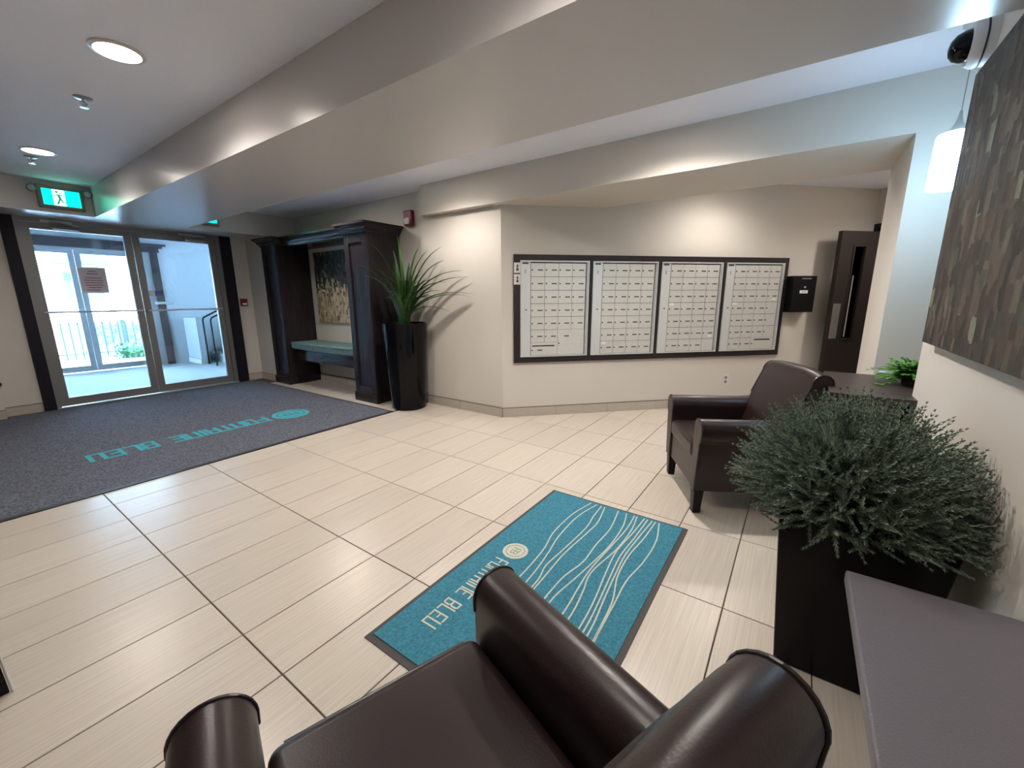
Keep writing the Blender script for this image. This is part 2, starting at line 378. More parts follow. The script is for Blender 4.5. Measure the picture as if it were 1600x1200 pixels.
base_run('baseboard_plant', (2.99, YM0), (2.99, .24), 'beige tile baseboard behind the tall black planter', (-1, 0))
base_run('baseboard_bench', (3.08, .24), (3.08, 3.21), 'beige tile baseboard inside the bench recess', (-1, 0))
base_run('baseboard_alcove', (2.6, 3.24), (2.6, YD), 'short tile baseboard left of the bench unit', (-1, 0))
base_run('baseboard_front', (2.375, YD), (2.6, YD), 'tile baseboard right of the entrance doors', (0, -1))
base_run('baseboard_left', (-.13, YD), (.16, YD), 'tile baseboard left of the entrance doors', (0, -1))
base_run('baseboard_corner', (-2.4, 3.58), (-.13, 3.58), 'tile baseboard on the stepped wall at the far left', (0, -1))
base_run('baseboard_pier', (2.90, -3.905), (3.74, -3.905), 'tile baseboard at the pier end', (0, 1))

# entrance carpet
mt = thing('entrance_mat', 'grey entrance carpet with turquoise lettering in front of the glass doors', 'mat')
obj('carpet', box(-2.39, 2.435, .30, 3.66, -.002, .007), CARPET, mt)
e = MB(); e.box(-2.39, 2.46, .262, .30, -.002, .0065); e.box(2.435, 2.46, .30, 3.66, -.002, .0065)
obj('edging', e, RUBBER, mt)

# stroke lettering, letters of the mats (x to the right, y up, unit height)
LET = {'F': [[(0,0),(0,1),(.6,1)],[(0,.5),(.5,.5)]], 'O': [[(0,0),(0,1),(.6,1),(.6,0),(0,0)]], 'N': [[(0,0),(0,1),(.6,1),(.6,0)]],
       'T': [[(.28,0),(.28,1)],[(0,1),(.6,1)]], 'A': [[(0,0),(0,1),(.6,1),(.6,0)],[(0,.45),(.6,.45)]], 'I': [[(.05,0),(.05,1)]],
       'E': [[(.6,1),(0,1),(0,0),(.6,0)],[(0,.5),(.45,.5)]], 'B': [[(0,0),(0,1),(.5,1),(.6,.88),(.6,.62),(.45,.5),(0,.5)],[(.45,.5),(.6,.38),(.6,.12),(.5,0),(0,0)]],
       'L': [[(0,1),(0,0),(.55,0)]], 'U': [[(0,1),(0,0),(.6,0),(.6,1)]]}
def stroke_mb(mb, pts, w, z, h):
    for (x0, y0), (x1, y1) in zip(pts[:-1], pts[1:]):
        dx, dy = x1-x0, y1-y0; l = math.hypot(dx, dy); 
        if l < 1e-6: continue
        dx /= l; dy /= l; e = w/2*.98; nx, ny = -dy*w/2, dx*w/2
        q = [(x0-dx*e+nx, y0-dy*e+ny), (x1+dx*e+nx, y1+dy*e+ny), (x1+dx*e-nx, y1+dy*e-ny), (x0-dx*e-nx, y0-dy*e-ny)]
        mb.prism(q, z, z+h, 'z')
def lettering(parent, text, x_start, y_base, size, pitch, m, z, sw=.13, word_gap=.5):
    """text read by somebody facing -y: advances towards -x, tops point to -y"""
    x = x_start
    for ch in text:
        if ch == ' ': x -= pitch*word_gap; continue
        mb = MB(); kk = 0
        for st in LET[ch]:
            for a_, b_q in zip(st[:-1], st[1:]):
                stroke_mb(mb, [(x - p[0]*size*.68, y_base - p[1]*size) for p in (a_, b_q)], size*sw, z, .0012+.00025*kk); kk += 1
        obj('letter', mb, m, parent)
        x -= pitch*(.45 if ch == 'I' else 1.)
def ring_mb(cx, cy, r0, r1, z, h, n=48):
    mb = MB(); vs = []; 
    for r, zz in ((r0, z), (r1, z), (r1, z+h), (r0, z+h)): vs += [(cx+r*math.cos(2*PI*k/n), cy+r*math.sin(2*PI*k/n), zz) for k in range(n)]
    fs = [(i*n+k, i*n+(k+1) % n, ((i+1) % 4)*n+(k+1) % n, ((i+1) % 4)*n+k) for i in range(4) for k in range(n)]
    return mb.add(vs, fs)
def emblem(parent, cx, cy, R, m_disc, m_line, z):
    obj('emblem_disc', MB().lathe([(R, 0), (R, .0010)], 48, (cx, cy, z)), m_disc, parent)
    obj('emblem_ring', ring_mb(cx, cy, R*.70, R*.76, z+.001, .0006), m_line, parent)
    mb = MB(); s = R*.62
    F = [[(0,0),(0,1),(.62,1)],[(0,.52),(.5,.52)]]; B = [[(0,0),(0,1.0),(.45,1.0),(.55,.88),(.55,.62),(.42,.5),(0,.5)],[(.42,.5),(.55,.38),(.55,.12),(.45,0),(0,0)]]
    for i_, st in enumerate(F): stroke_mb(mb, [(cx+.55*s - p[0]*s, cy+.5*s - p[1]*s) for p in st], s*.10, z+.001, .0006+.0002*i_)
    for i_, st in enumerate(B): stroke_mb(mb, [(cx-.02*s - p[0]*s, cy+.42*s - p[1]*s*.85) for p in st], s*.10, z+.001, .0006+.0002*i_)
    obj('emblem_monogram', mb, m_line, parent)
lettering(mt, 'FONTAINE BLEU', 1.475, 1.285, .20, .1145, MATTEAL, .007, .15, .85)
emblem(mt, 1.728, 1.15, .19, MATTEAL, CARPET, .007)

# turquoise rug
rg = thing('logo_rug', 'turquoise rug with cream wavy lines lying on the tiles between the armchairs', 'rug')
obj('rug_edging', box(.262, 1.768, -3.10, -2.236, .0, .004), RUGEDGE, rg)
obj('rug_pile', box(.290, 1.750, -3.075, -2.256, .003, .0075), RUG, rg)
LINES = [[(1.74,-2.526),(1.546,-2.49),(1.315,-2.49),(1.14,-2.525),(0.939,-2.54)],[(1.75,-2.564),(1.528,-2.527),(1.283,-2.534),(1.122,-2.561),(0.925,-2.584)],[(1.756,-2.596),(1.595,-2.604),(1.442,-2.621),(1.187,-2.61),(1.03,-2.602),(0.917,-2.624)],[(1.755,-2.618),(1.544,-2.652),(1.41,-2.648),(1.17,-2.631),(1.014,-2.635),(0.91,-2.639)],[(1.738,-2.705),(1.522,-2.737),(1.327,-2.734),(1.162,-2.739),(1.013,-2.713),(0.884,-2.709)],[(1.758,-2.757),(1.583,-2.788),(1.371,-2.797),(1.192,-2.782),(1.01,-2.759),(0.866,-2.74)],[(1.747,-2.805),(1.575,-2.815),(1.377,-2.806),(1.141,-2.793),(0.988,-2.801),(0.85,-2.814)],[(1.757,-2.821),(1.568,-2.841),(1.354,-2.838),(1.113,-2.806),(0.974,-2.828),(0.844,-2.846)],[(1.758,-2.864),(1.554,-2.858),(1.337,-2.844),(1.152,-2.863),(0.969,-2.89),(0.834,-2.903)],[(1.757,-2.883),(1.521,-2.881),(1.316,-2.874),(1.135,-2.891),(0.968,-2.91),(0.829,-2.924)],[(1.748,-2.91),(1.534,-2.899),(1.328,-2.892),(1.146,-2.907),(0.978,-2.925),(0.823,-2.944)],[(1.746,-2.929),(1.527,-2.924),(1.34,-2.909),(1.155,-2.919),(0.987,-2.959),(0.818,-2.973)],[(1.76,-2.949),(1.546,-2.986),(1.331,-2.986),(1.151,-2.965),(0.98,-2.971),(0.808,-2.978)]]
def catmull(P, n=8):
    P = [Vector(p) for p in P]; P = [P[0]*2-P[1]] + P + [P[-1]*2-P[-2]]; out = []
    for i in range(1, len(P)-2):
        for k in range(n):
            t = k/n; a, b, c, d = P[i-1], P[i], P[i+1], P[i+2]
            out.append(.5*((2*b)+(c-a)*t+(2*a-5*b+4*c-d)*t*t+(3*b-a-3*c+d)*t**3))
    out.append(P[-2]); return out
for L_ in LINES:
    P = [(min(p[0], 1.735), p[1]) for p in L_]; P += [(.70, P[-1][1]-.004), (.62, P[-1][1]+.004)]
    mb = MB(); pts = catmull(P)
    for i, p in enumerate(pts):
        d = (pts[min(i+1, len(pts)-1)]-pts[max(i-1, 0)]).normalized(); nx, ny = -d.y*.0032, d.x*.0032
        mb.v += [(p.x+nx, p.y+ny, .0088), (p.x-nx, p.y-ny, .0088), (p.x+nx, p.y+ny, .0074), (p.x-nx, p.y-ny, .0074)]
        if i: 
            k = 4*i; mb.f += [(k-4, k-3, k+1, k), (k-4, k, k+2, k-2), (k-3, k-1, k+3, k+1)]
    obj('wavy_line', mb, CREAM, rg)
lettering(rg, 'FONTAINE BLEU', .945, -2.365, .072, .042, CREAM, .0075, .11, .8)
emblem(rg, 1.045, -2.412, .066, CREAM, GREYP, .0075)

# ------------------------------------------------------------------ entrance doors
DY = 3.75
def glazed_leaf(parent, x0, x1, y, z0, z1, hinge_left, inner=True):
    t = .045; st = .075; f = MB()
    f.box(x0, x0+st, y-t/2, y+t/2, z0, z1); f.box(x1-st, x1, y-t/2, y+t/2, z0, z1)
    f.box(x0+st, x1-st, y-t/2, y+t/2, z1-.07, z1); f.box(x0+st, x1-st, y-t/2, y+t/2, z0, z0+.10)
    o = obj('door_frame', f, ALU, parent)
    obj('glass_pane', box(x0+st-.004, x1-st+.004, y-.004, y+.004, z0+.096, z1-.066), GLASS, o)
    if inner:
        bar = MB().tube([(x0+.03, y-.065, 1.145), (x1-.03, y-.065, 1.145)], .011)
        for q in (x0+.035, x1-.035): bar.tube([(q, y-.02, 1.145), (q, y-.07, 1.145)], .012)
        obj('push_bar', bar, ALUD, o)
    return o
d1 = thing('glass_door', 'left leaf of the glass entrance doors, with a taped paper notice', 'door', group=None); d1['kind'] = 'structure'; d1.name = 'door_1'
f1 = glazed_leaf(d1, .305, 1.243, DY, .02, 2.145, True)
d2 = thing('door_2', 'right leaf of the glass entrance doors, with a small blue sticker', 'door'); d2['kind'] = 'structure'
f2 = glazed_leaf(d2, 1.249, 2.175, DY, .02, 2.145, False)
w = MB().box(.25, .303, DY-.05, DY+.05, 0, ZB).box(2.177, 2.235, DY-.05, DY+.05, 0, ZB).box(.303, 2.177, DY-.05, DY+.05, 2.147, ZB)
struct('trim_4', w, ALU, 'aluminium frame around the glass entrance doors', 'door frame')
struct('trim_5', box(.25, 2.235, DY-.075, DY+.06, 0, .014), STEEL, 'bright metal threshold under the entrance doors', 'threshold')
struct('trim_6', box(.165, .262, 3.665, 3.80, 0, ZB), CASING, 'dark casing on the left of the entrance doors', 'casing', bevel=.003)
struct('trim_7', box(2.232, 2.372, 3.665, 3.80, 0, ZB), CASING, 'dark casing on the right of the entrance doors', 'casing', bevel=.003)
def closer(x, sgn, label):
    t = thing('door_closer', label, 'door closer')
    obj('closer_body', box(x-.11, x+.11, DY-.10, DY-.03, 2.085, 2.125), GREYP, t, bevel=.006)
    obj('closer_arm', MB().tube([(x+.10*sgn, DY-.11, 2.13), (x-.05*sgn, DY-.17, 2.15), (x-.13*sgn, DY-.055, 2.165)], .009, 8), ALUD, t)
    obj('closer_shoe', box(x-.19, x+.06, DY-.075, DY-.052, 2.155, 2.178), ALUD, t)
closer(.66, 1, 'metal door closer at the top of the left glass door')
closer(1.93, -1, 'metal door closer at the top of the right glass door')
obj('cable_loop', MB().tube([(2.12+.03*math.cos(a), DY-.05, 2.0+.1*math.sin(a)) for a in np.linspace(PI/2, -PI/2, 9)][::1], .006, 8), GREYP, d2)
nt_ = thing('paper_notice', 'paper notice taped to the glass of the left door', 'notice')
obj('border', box(.690, .940, DY-.010, DY-.0065, 1.368, 1.678), PAPERW, nt_)
ink = MB()
for k, (a, b) in enumerate([(.78,.85),(.765,.865),(.74,.89),(.73,.90),(.74,.895),(.735,.90),(.76,.88),(.74,.86)]):
    ink.box(a, b, DY-.0125, DY-.0112, 1.625-.029*k-(.02 if k > 1 else 0), 1.632-.029*k-(.02 if k > 1 else 0))
obj('sheet', box(.702, .930, DY-.0115, DY-.010, 1.384, 1.664), PAPER, nt_); obj('printed_lines', ink, RED, nt_)
stk = thing('window_sticker', 'small blue and white sticker on the glass of the right door', 'sticker')
obj('white_half', box(1.335, 1.39, DY-.0085, DY-.0065, 1.335, 1.40), PAPERW, stk); obj('blue_half', box(1.39, 1.45, DY-.0085, DY-.0065, 1.335, 1.40), STICK, stk)

# exit signs
def exit_sign(x0, x1, z0, z1, label, heads=True):
    y = YB; t = thing('exit_sign', label, 'exit sign', (0, 0, 0), group=None)
    obj('housing', box(x0, x1, y-.045, y-.001, z0, z1), GREYP, t, bevel=.006)
    px0, px1, pz0, pz1 = x0+.035, x1-.03, z0+.035, z1-.035
    f = obj('green_panel', box(px0, px1, y-.0475, y-.0445, pz0, pz1), EXITG, t)
    cx = px0+(px1-px0)*.43; hw = (px1-px0)*.16
    obj('white_panel', box(cx-hw, cx+hw, y-.0485, y-.047, pz0, pz1), EXITW, f)
    H = pz1-pz0; m = MB()
    def seg(p, q, w):
        (ax, az), (bx, bz) = p, q; dx, dz = bx-ax, bz-az; l = math.hypot(dx, dz); nx, nz = -dz/l*w/2, dx/l*w/2
        m.prism([(ax+nx, az+nz), (bx+nx, bz+nz), (bx-nx, bz-nz), (ax-nx, az-nz)], y-.0495, y-.0484, 'y')
    P = lambda u, v: (cx+u*H, pz0+v*H)
    seg(P(-.02,.70), P(.05,.42), .13*H); seg(P(.03,.45), P(-.12,.06), .09*H); seg(P(.05,.45), P(.16,.22), .09*H); seg(P(.16,.24), P(.36,.20), .07*H)
    seg(P(-.02,.70), P(-.20,.60), .06*H); seg(P(-.20,.60), P(-.32,.66), .05*H); seg(P(.0,.70), P(.17,.66), .06*H); seg(P(.17,.66), P(.24,.50), .05*H)
    m.prism([(P(-.08,.86)[0]+.075*H*math.cos(a), P(-.08,.86)[1]+.075*H*math.sin(a)) for a in np.linspace(0, 2*PI, 12, False)], y-.0495, y-.0484, 'y')
    obj('running_figure', m, EXITF, f)
    if heads:
        for hx, hz in ((x0-.035, z1-.05), (x1+.035, z1-.04)):
            h = obj('lamp_head', MB().lathe([(.012,.03),(.026,.02),(.034,0),(.036,-.03),(.030,-.036)], 20, (hx, y-.035, hz), 'y'), GREYP, t, smooth=True)
            obj('lamp_lens', MB().lathe([(.027,-.0365),(.020,-.040),(.0,-.042)], 20, (hx, y-.035, hz), 'y'), ALUD, h, smooth=True)
    return t
exit_sign(.412, .755, 2.232, 2.458, 'green running-man exit sign with two lamp heads, left of the beam')
exit_sign(1.70, 2.045, 2.250, 2.476, 'green running-man exit sign right of the beam, mostly hidden by it', True)

# red pull station and fire alarm strobe
t = thing('pull_station', 'small red fire pull station on the wall right of the doors', 'fire alarm')
obj('plate', box(2.41, 2.508, YD-.035, YD-.001, 1.178, 1.292), RED, t, bevel=.006); obj('lever', box(2.43, 2.49, YD-.045, YD-.035, 1.195, 1.225), WHITEP, t, bevel=.003)
t = thing('fire_alarm', 'red fire alarm strobe on the wall above the tall planter', 'fire alarm')
obj('body', box(3.025, 3.079, .425, .565, 2.135, 2.31), RED, t, bevel=.012, seg=3)
obj('strobe_lens', MB().prism([(.46,2.155),(.53,2.155),(.545,2.21),(.495,2.235),(.445,2.21)], 3.010, 3.026, 'x'), WHITEP, t, bevel=.004)

# ------------------------------------------------------------------ ceiling downlights and sprinklers
def downlight(x, y, label, power=None, z=ZC, r=.088, vis=True):
    t = thing('recessed_downlight', label, 'ceiling light', (x, y, z), group=None)
    obj('trim_ring', MB().lathe([(r+.022, -.001), (r+.022, -.006), (r+.004, -.010), (r, -.004), (r, -.001)], 40), TRIM, t, smooth=True)
    obj('diffuser', MB().lathe([(r, -.003), (r*.9, -.0045), (0.0, -.0045)], 40), LAMPD, t)
    ld = bpy.data.lights.new('downlight_lamp', 'SPOT'); ld.energy = power or DOWN; ld.spot_size = math.radians(152); ld.spot_blend = .65
    ld.shadow_soft_size = .05; ld.color = (1, .92, .84)
    lo = bpy.data.objects.new('lamp', ld); C.objects.link(lo); lo.parent = t; lo.location = (0, 0, -.03)
    return t
downlight(.285, -.53, 'recessed downlight left of the beam, the nearer of the two lit ones')
downlight(.30, 1.89, 'recessed downlight left of the beam, the farther one near the exit sign', DOWN*.75)
downlight(.285, -2.95, 'recessed downlight above the near armchair, out of the frame', DOWN*.65)
downlight(2.30, -.50, 'recessed downlight hidden behind the beam near the tall planter', DOWN*.95)
downlight(2.30, -2.65, 'recessed downlight hidden behind the beam near the far armchair', DOWN*2.0)
downlight(2.30, 1.15, 'recessed downlight hidden behind the beam near the bench', DOWN*.8)
lx, ly = mw(2.3, .60); downlight(lx, ly, 'recessed downlight above the mailboxes', DOWN*.55)
lx, ly = mw(4.3, 1.1); downlight(lx, ly, 'recessed downlight in the alcove corridor', DOWN*.9)
def sprinkler(x, y, label):
    t = thing('sprinkler', label, 'sprinkler', (x, y, ZC))
    obj('escutcheon', MB().lathe([(.045,-.001),(.043,-.006),(.03,-.012),(.012,-.014)], 24), ALUD, t, smooth=True)
    obj('stem', MB().tube([(0,0,-.01),(0,0,-.05)], .007, 8).tube([(0,0,-.014),(.018,0,-.03),(0,0,-.055)], .003, 6).tube([(0,0,-.014),(-.018,0,-.03),(0,0,-.055)], .003, 6), ALUD, t)
    obj('deflector', MB().lathe([(.022,-.055),(.022,-.058)], 20), ALUD, t)
sprinkler(.298, .289, 'chrome ceiling sprinkler between the two downlights')
sprinkler(.29, 2.15, 'chrome ceiling sprinkler near the exit sign')

# ------------------------------------------------------------------ bench unit
bu = thing('bench_unit', 'dark built-in bench surround with two panelled pillars and a crown', 'bench', (0, 0, 0))
def pillar(y0, y1):
    x0, x1 = 2.58, 3.078; p = MB()
    # front with a recessed panel
    p.box(x0+.022, x1, y0+.012, y1-.012, 0, 2.06)
    sw = .085
    p.box(x0+.004, x0+.022, y0+.012, y0+.012+sw, .10, 2.06); p.box(x0+.004, x0+.022, y1-.012-sw, y1-.012, .10, 2.06)
    p.box(x0+.004, x0+.022, y0+.012+sw, y1-.012-sw, .10, .20); p.box(x0+.004, x0+.022, y0+.012+sw, y1-.012-sw, 1.93, 2.06)
    o = obj('pillar', p, ESP_Z, bu, bevel=.002, seg=1)
    obj('plinth', box(x0-.012, x1, y0, y1, 0, .115), ESP_Z, o, bevel=.004)
    return o
CROWN = [(0, 0), (.012, .0), (.016, .02), (.03, .03), (.045, .055), (.075, .085), (.085, .09), (.085, .112), (0, .112)]
def crown_run(mb, pts, z, out=None):
    """pts: polyline (x,y) corners; crown offsets to the left normal of travel"""
    n = len(pts); P = [Vector(p) for p in pts]; rings = []
    for i in range(n):
        ds = []
        if i > 0: ds.append((P[i]-P[i-1]).normalized())
        if i < n-1: ds.append((P[i+1]-P[i]).normalized())
        ns = [Vector((-d.y, d.x)) for d in ds]; m = ns[0] if len(ns) == 1 else (ns[0]+ns[1])/(1+ns[0].dot(ns[1]))
        rings.append([(P[i].x+m.x*o, P[i].y+m.y*o, z+h) for o, h in CROWN])
    k = len(CROWN); vs = [v for r in rings for v in r]; fs = []
    for i in range(n-1):
        for j in range(k): fs.append((i*k+j, i*k+(j+1) % k, (i+1)*k+(j+1) % k, (i+1)*k+j))
    fs += [tuple(range(k)), tuple(range((n-1)*k, n*k))[::-1]]
    mb.add(vs, fs)
pillar(.70, 1.155); pillar(2.79, 3.225)
cmb = MB(); crown_run(cmb, [(3.075, .712), (2.584, .712), (2.584, 1.143), (2.70, 1.143), (2.70, 2.802), (2.584, 2.802), (2.584, 3.213), (2.62, 3.213)], 2.035)
cr_ = obj('crown_moulding', cmb, ESP_Y, bu)
obj('canopy', MB().box(2.715, 3.078, 1.143, 2.802, 2.02, 2.14).box(2.61, 3.078, .73, 1.12, 2.061, 2.14).box(2.61, 3.078, 2.82, 3.195, 2.061, 2.14), ESP_Y, bu)
obj('seat_apron', box(2.735, 2.76, 1.143, 2.802, .365, .515), ESP_Y, bu, bevel=.003)
obj('seat_board', box(2.735, 3.078, 1.143, 2.802, .515, .548), ESP_Y, bu)
# cushion with a bowed front
cu_ = thing('bench_cushion', 'teal upholstered seat cushion on the built-in bench', 'cushion')
N_ = 14; front = [(2.655-.055*math.sin(PI*k/N_)**.8, 2.796-(2.796-1.149)*k/N_) for k in range(N_+1)]
obj('cushion', MB().prism(front+[(3.07, 1.149), (3.07, 2.796)], .552, .648, 'z'), TEALF, cu_, bevel=.016, seg=3)
obj('piping', MB().tube([(x-.002, y, .640) for x, y in front], .005, 8), TEALF, cu_)
# canvas in the recess
pc = thing('canvas_painting', 'smaller abstract canvas, dark above and gold below, hung in the bench recess', 'painting', (3.055, 2.645, .935), -PI/2)
obj('canvas', box(0, 1.025, -.0, .022, 0, 1.025).mesh('canvas', SMALL), SMALL, pc)
obj('hidden_edge', box(.002, 1.023, .004, .0245, .002, 1.023).mesh('stretcher', CASING), CASING, pc)
t = thing('wall_outlet', 'white power outlet low on the wall under the bench', 'outlet')
obj('cover_plate', box(3.072, 3.079, 1.895, 1.965, .225, .34), WHITEP, t, bevel=.002); obj('socket', box(3.068, 3.072, 1.913, 1.947, .245, .275), WHITEP, t); obj('socket', box(3.068, 3.072, 1.913, 1.947, .29, .32), WHITEP, t)

# ------------------------------------------------------------------ tall planter with spiky plant
PX, PY = 2.715, .285
tp = thing('potted_yucca', 'tall glossy black planter holding a spiky green plant beside the bench unit', 'potted plant', (PX, PY, 0))
prof = [(.185,.0),(.200,.012),(.208,.10),(.225,.4),(.243,.75),(.256,1.0),(.258,1.008),(.240,1.010),(.236,.96)]
obj('planter', MB().lathe([(r, z) for r, z in prof], 56), BLACKG, tp, smooth=True)
obj('soil', MB().lathe([(.237,.955),(.12,.972),(.0,.975)], 24), SOIL, tp)
def blade(P0, P1, P2, w, n=10):
    """curved leaf, V section; quadratic bezier"""
    P0, P1, P2 = Vector(P0), Vector(P1), Vector(P2); mb = MB(); rows = []
    side = (P2-P0).cross(Vector((0,0,1))); side = side.normalized() if side.length > 1e-4 else Vector((1,0,0))
    for i in range(n+1):
        t = i/n; p = P0*(1-t)**2+P1*2*t*(1-t)+P2*t*t; d = ((P1-P0)*(1-t)+(P2-P1)*t).normalized()
        ww = w*(.55+.9*t if t < .35 else (.865*(1-(t-.35)/.65)**.75+.02))*.9; up = side.cross(d).normalized()
        rows += [p-side*ww*.5+up*ww*.22, p-up*.0012, p+side*ww*.5+up*ww*.22, p+up*.0006]
    fs = []
    for i in range(n):
        a, b = 4*i, 4*i+4; fs += [(a, a+1, b+1, b), (a+1, a+2, b+2, b+1), (a+2, a+3, b+3, b+2), (a+3, a, b, b+3)]
    mb.add(rows, fs); return mb
TIPS = [(2.48,.483,1.873),(2.45,.509,1.706),(2.367,.582,1.65),(2.496,.468,1.62),(2.65,.333,1.815),(2.691,.297,1.97),(2.864,.144,1.858),(2.93,.086,1.814),(3.054,-.023,1.864),(3.072,-.038,1.714),(3.22,-.169,1.603),(3.279,-.221,1.531),(3.314,-.251,1.334),(3.29,-.23,1.305),(3.104,-.066,1.133),(2.574,.399,1.463),(3.09,-.055,1.471),(2.46,.5,1.509)]
leaf_tips = []
dirc = Vector((.66, .75, 0))
for (x, y, z) in TIPS:
    v = Vector((x, y, z)) - CAM; off = random.uniform(-.20, .0)     # depth spread, keeps clear of the wall
    d = v.dot(dirc); k = (d+off)/d; p = CAM+v*k
    if p.x > 2.94: k2 = (2.94-CAM.x)/(p.x-CAM.x); p = CAM+(p-CAM)*k2
    leaf_tips.append(p)
for q in range(78):
    a = random.uniform(0, 2*PI); r = random.uniform(.05, .46); z = 1.0+random.uniform(.30, .78)*(1-.7*r)
    p = Vector((PX+r*math.cos(a), PY+r*math.sin(a)*1.0, z)); p.x = min(p.x, 2.95); p.y = min(p.y, .66) if p.x > 2.55 else p.y
    leaf_tips.append(p)
for i, p in enumerate(leaf_tips):
    b0 = Vector((PX+random.uniform(-.045, .045), PY+random.uniform(-.045, .045), .97)); h = p-b0
    droop = max(0, 1.15-h.z/max(.01, math.hypot(h.x, h.y)+.15)*.6)
    c = b0+Vector((h.x*.30, h.y*.30, h.z*.72+.16*droop+.05)); 
    mb = blade(b0, c, p, random.uniform(.055, .078) if i >= 18 else .058)
    mb.v = [(v[0]-PX, v[1]-PY, v[2]) for v in mb.v]
    obj('leaf', mb, GREENL if random.random() < .6 else GREEND, tp, smooth=True)

# ------------------------------------------------------------------ mailboxes
RZM = -PI/4                      # local x along the wall (towards +s), local y into the wall
def mail_thing(name, label, cat, s, z, off=0., group=None):
    x, y = mw(s, off); return thing(name, label, cat, (x, y, z), RZM, group)
mf = mail_thing('mailbox_surround', 'dark brown wooden surround framing the four mailbox banks', 'frame', 0, 0)
def lb(x0, x1, y0, y1, z0, z1): return box(x0, x1, y0, y1, z0, z1)
# local y: negative = towards the room
obj('top_rail', lb(.126, 3.353, -.030, -.001, 1.664, 1.722), FRAMEW, mf, bevel=.002)
obj('bottom_rail', lb(.126, 3.353, -.030, -.001, .604, .664), FRAMEW, mf, bevel=.002)
US = [.194, .978, 1.764, 2.554]; UW, UZ0, UZ1 = .742, .666, 1.662
edges = [.126]+[u for s in US for u in (s, s+UW)]+[3.353]
for k in range(0, 10, 2): obj('stile', lb(edges[k], edges[k+1]-.001, -.030, -.001, .664, 1.664), FRAMEW, mf, bevel=.002)
door_me = lb(0, .1445, -.0, .006, 0, .1325).mesh('mailbox_door', MAILA)
lock_me = MB().lathe([(.0075, 0), (.0075, -.004), (.004, -.005)], 12, (0,0,0), 'y').mesh('lock', DARK)
plate_me = lb(-.027, .027, -.002, 0, -.0055, .0055).mesh('number_plate', DARK)
tag_me = lb(-.028, .028, -.0025, 0, -.009, .009).mesh('paper_label', PAPERW)
where = ['leftmost mailbox bank, with a black mail slot and a large parcel door below', 'second mailbox bank from the left, a full grid of small doors',
         'third mailbox bank from the left, with one blank corner at the bottom', 'rightmost mailbox bank, next to the black drop box']
gx0, cw, rh = .113, .1485, .1370
for u in range(4):
    bk = mail_thing('mailbox_bank', 'silver ' + where[u], 'mailbox', US[u], UZ0, .0, 'mailbox banks')
    W_, H_ = UW, UZ1-UZ0
    obj('case', MB().box(.004, W_-.004, -.022, -.001, 0.004, H_-.004), MAILS, bk)
    fr = MB().box(0, W_, -.040, -.022, H_-.012, H_).box(0, W_, -.040, -.022, 0, .010).box(W_-.012, W_, -.040, -.022, .01, H_-.012).box(0, .006, -.040, -.022, .01, H_-.012).box(W_-.026, W_-.018, -.036, -.022, .012, H_-.014)
    obj('rim', fr, MAILS, bk); obj('backing', lb(gx0-.004, W_-.028, -.0245, -.022, .012, H_-.014), DARK, bk)
    st = obj('side_strip', MB().box(.007, gx0-.006, -.032, -.022, .012, H_-.014), MAILS, bk)
    obj('logo_plate', lb(.022, .085, -.035, -.032, H_-.036, H_-.02), DARK, st)
    obj('lock', lock_me, DARK, st, loc=(.060, -.032, H_*.50))
    obj('service_label', lb(.05, .058, -.0335, -.032, H_-.13, H_-.09), GREYP, st)
    top = H_-.022
    for r in range(7):
        for c in range(4):
            if u == 0 and (r >= 5 and c >= 2 or r == 6): continue
            if u == 3 and r == 6 and c == 3: continue
            z0 = top-(r+1)*rh; x0 = gx0+c*cw
            wide = (u == 3 and r == 6 and c == 2)
            me = door_me if not wide else lb(0, .146+cw, 0, .008, 0, .1345).mesh('mailbox_door', MAILA)
            dz = random.uniform(-.0008, .0008)
            d = obj('mailbox_door', me, MAILA, bk, loc=(x0, -.031+dz, z0))
            blank = (u == 2 and r == 6 and c == 3)
            if not blank: obj('lock', lock_me, DARK, d, loc=(.014, 0, .065))
            if not blank and not wide and not (u == 3 and c == 3 and r in (3, 4, 5)): obj('number_plate', plate_me, DARK, d, loc=(.098, 0, .065))
            if wide: obj('mail_slot', lb(.04, .25, -.0012, .0, .105, .119), BLACKM, d)
            if (u, r, c) in ((1, 6, 0), (2, 3, 0), (3, 3, 0), (3, 2, 3), (2, 5, 3)): 
                obj('paper_label', tag_me, PAPERW, d, loc=(.035, 0, .118) if c == 0 else (.09, 0, .03))
    if u == 0:
        z0 = top-7*rh
        d = obj('parcel_door', lb(0, .146+cw, 0, .008, 0, .1345+rh), MAILA, bk, loc=(gx0+2*cw, -.031, z0)); obj('lock', lock_me, DARK, d, loc=(.014, 0, .125)); obj('number_plate', plate_me, DARK, d, loc=(.098, 0, .202))
        d = obj('outgoing_mail_door', lb(0, .146+cw, 0, .008, 0, .1345), MAILA, bk, loc=(gx0, -.031, z0))
        obj('mail_slot', lb(.015, .262, -.0012, 0, .095, .107), BLACKM, d); obj('lock', lock_me, DARK, d, loc=(.014, 0, .055)); obj('number_plate', plate_me, DARK, d, loc=(.10, 0, .055))
for k, (z0, z1, wd) in enumerate(((1.536, 1.640, 'upper'), (1.420, 1.524, 'lower'))):
    t = mail_thing('key_switch', 'small white plate with a dark keyhole, %s of two left of the mailboxes' % wd, 'switch', .126, z0)
    obj('plate', lb(0, .066, -.040, -.0305, 0, z1-z0), WHITEP, t, bevel=.003)
    obj('keyhole', MB().lathe([(.013,-.040),(.013,-.043)], 14, (.035, 0, .035), 'y').box(.022, .048, -.043, -.040, .066, .072), DARK, t)
    obj('figure', MB().box(.030, .040, -.043, -.040, .05, .085), DARK, t)
